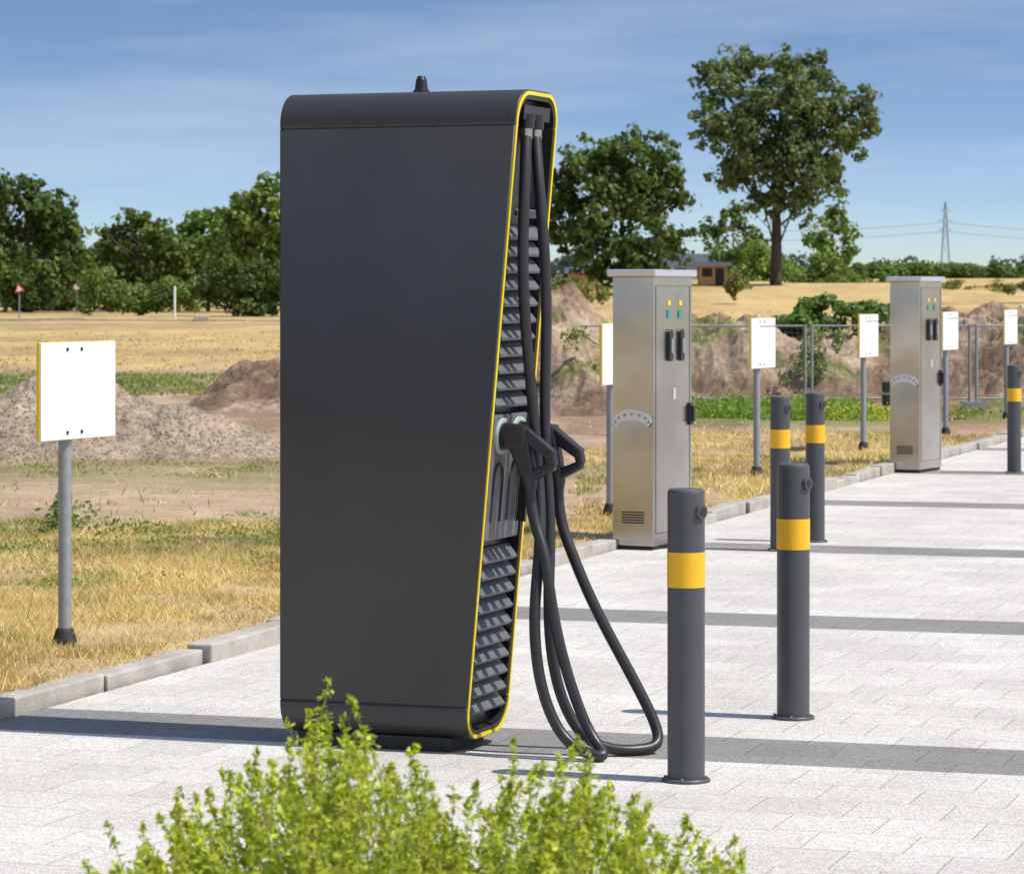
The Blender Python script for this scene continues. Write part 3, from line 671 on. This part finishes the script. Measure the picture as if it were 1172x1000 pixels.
# ---------------------------------------------------------------- foreground shrub
su=np.array([90,150,200,260,330,400,450,520,560,600,640,700,760,800,870,900]);sv=np.array([1000,955,930,905,850,818,860,905,915,880,855,905,945,960,990,1010])
YB=5.0;kx=YB/3700.
Vl=[];Cl=[];mb=MB()
for i in range(620):
    u=random.uniform(95,865); v=np.interp(u,su,sv)+random.uniform(-14,28); top=1.6-(v-335)*kx - abs(random.gauss(0,.05)); 
    if random.random()<.5: top-=random.uniform(.03,.20)
    y=YB+random.gauss(0,.2); x=(u-586)*kx*(y/YB)
    bx=(x*.55-.13*.45); by=YB+(y-YB)*.4; n=12
    sway=Vector((random.gauss(0,.05),random.gauss(0,.03),0)); pts=[]
    for j in range(n):
        q=j/(n-1); pts.append(Vector((bx+(x-bx)*q**1.5+sway.x*math.sin(q*3)*1.2,by+(y-by)*q**1.3+sway.y*math.sin(q*3),top*q)))
    mb.tube(pts,[.0028*(1-.75*j/(n-1)) for j in range(n)],4,caps=False)
    nl=150; q=1-rng.random(nl)**1.4*.6; q[0]=1
    fi=q*(n-1); i0=np.minimum(fi.astype(int),n-2); fr=(fi-i0)[:,None]; P=np.array([tuple(p) for p in pts]); C=P[i0]*(1-fr)+P[i0+1]*fr
    spread=.005+.055*(1-q)[:,None]**.6
    d=unit(rng.normal(size=(nl,3))+np.array([0,0,.45])); C=C+d*spread*rng.uniform(.3,1.1,(nl,1))
    nm=unit(rng.normal(size=(nl,3))+np.array([.3,-.3,.8])); Vl.append(leafquads(C,nm,rng.uniform(.009,.021,nl),.40)); Cl.append(colmix(nl,(.24,.31,.025),(.56,.56,.06),.3)*rng.uniform(.8,1.15))
e=empty('foreground_shrub',(0,0,0)); mb.obj('twigs',[M_twig],e); quadmesh('leaves',np.concatenate(Vl),4,np.concatenate(Cl),leafmat('shrub_leaf',.35),e)
# ---------------------------------------------------------------- light, sky, camera
az=Vector((.94,-.34,0)).normalized(); EL=R(57); Sd=Vector((az.x*math.cos(EL),az.y*math.cos(EL),math.sin(EL)))
l=bpy.data.lights.new('sun','SUN'); l.energy=5.0; l.angle=R(.5); l.color=(1,.955,.875); lo=bpy.data.objects.new('sun',l); lo.rotation_euler=(-Sd).to_track_quat('-Z','Y').to_euler(); scene.collection.objects.link(lo)
w=bpy.data.worlds.new('World'); scene.world=w; w.use_nodes=True; nt=w.node_tree; nt.nodes.clear()
o=N(nt,'ShaderNodeOutputWorld'); bg=N(nt,'ShaderNodeBackground'); bg.inputs[1].default_value=.145
sky=N(nt,'ShaderNodeTexSky',sky_type='NISHITA'); sky.sun_disc=False; sky.sun_elevation=EL; sky.sun_rotation=math.atan2(az.x,az.y); sky.dust_density=.9; sky.air_density=1.0; sky.ozone_density=2.3
tc=N(nt,'ShaderNodeTexCoord'); sp=N(nt,'ShaderNodeSeparateXYZ'); nt.links.new(tc.outputs['Generated'],sp.inputs[0])
zz=math_(nt,'ADD',math_(nt,'MULTIPLY',sp.outputs[2],4.6),.006); cb=N(nt,'ShaderNodeCombineXYZ'); nt.links.new(sp.outputs[0],cb.inputs[0]);nt.links.new(sp.outputs[1],cb.inputs[1]);nt.links.new(zz,cb.inputs[2])
nn=N(nt,'ShaderNodeVectorMath',operation='NORMALIZE'); nt.links.new(cb.outputs[0],nn.inputs[0]); nt.links.new(nn.outputs[0],sky.inputs['Vector'])
hs=N(nt,'ShaderNodeHueSaturation'); hs.inputs['Saturation'].default_value=1.06; hs.inputs['Value'].default_value=1.03; nt.links.new(sky.outputs[0],hs.inputs['Color'])
mp=N(nt,'ShaderNodeMapping'); mp.inputs['Scale'].default_value=(5,3,45); mp.inputs['Rotation'].default_value=(0,.05,0); nt.links.new(tc.outputs['Generated'],mp.inputs[0])
cl=maprange(nt,noise(nt,mp.outputs[0],1.1,6,.55),.42,.80,0.03,.42)
cc=mixc(nt,cl,hs.outputs[0],(5.3,5.5,6.1)); nt.links.new(cc,bg.inputs[0]); nt.links.new(bg.outputs[0],o.inputs[0])
cam=bpy.data.cameras.new('camera'); co=bpy.data.objects.new('camera',cam); scene.collection.objects.link(co); scene.camera=co
co.location=(0,0,1.6); co.rotation_euler=(R(90),0,0); cam.sensor_width=36; cam.sensor_fit='HORIZONTAL'; cam.lens=3700/1172*36; cam.shift_y=-(500-335)/1172.
cam.clip_start=.1; cam.clip_end=9000; cam.dof.use_dof=True; cam.dof.focus_distance=11.2; cam.dof.aperture_fstop=14
scene.view_settings.view_transform='Standard'; scene.view_settings.look='None'; scene.view_settings.exposure=0
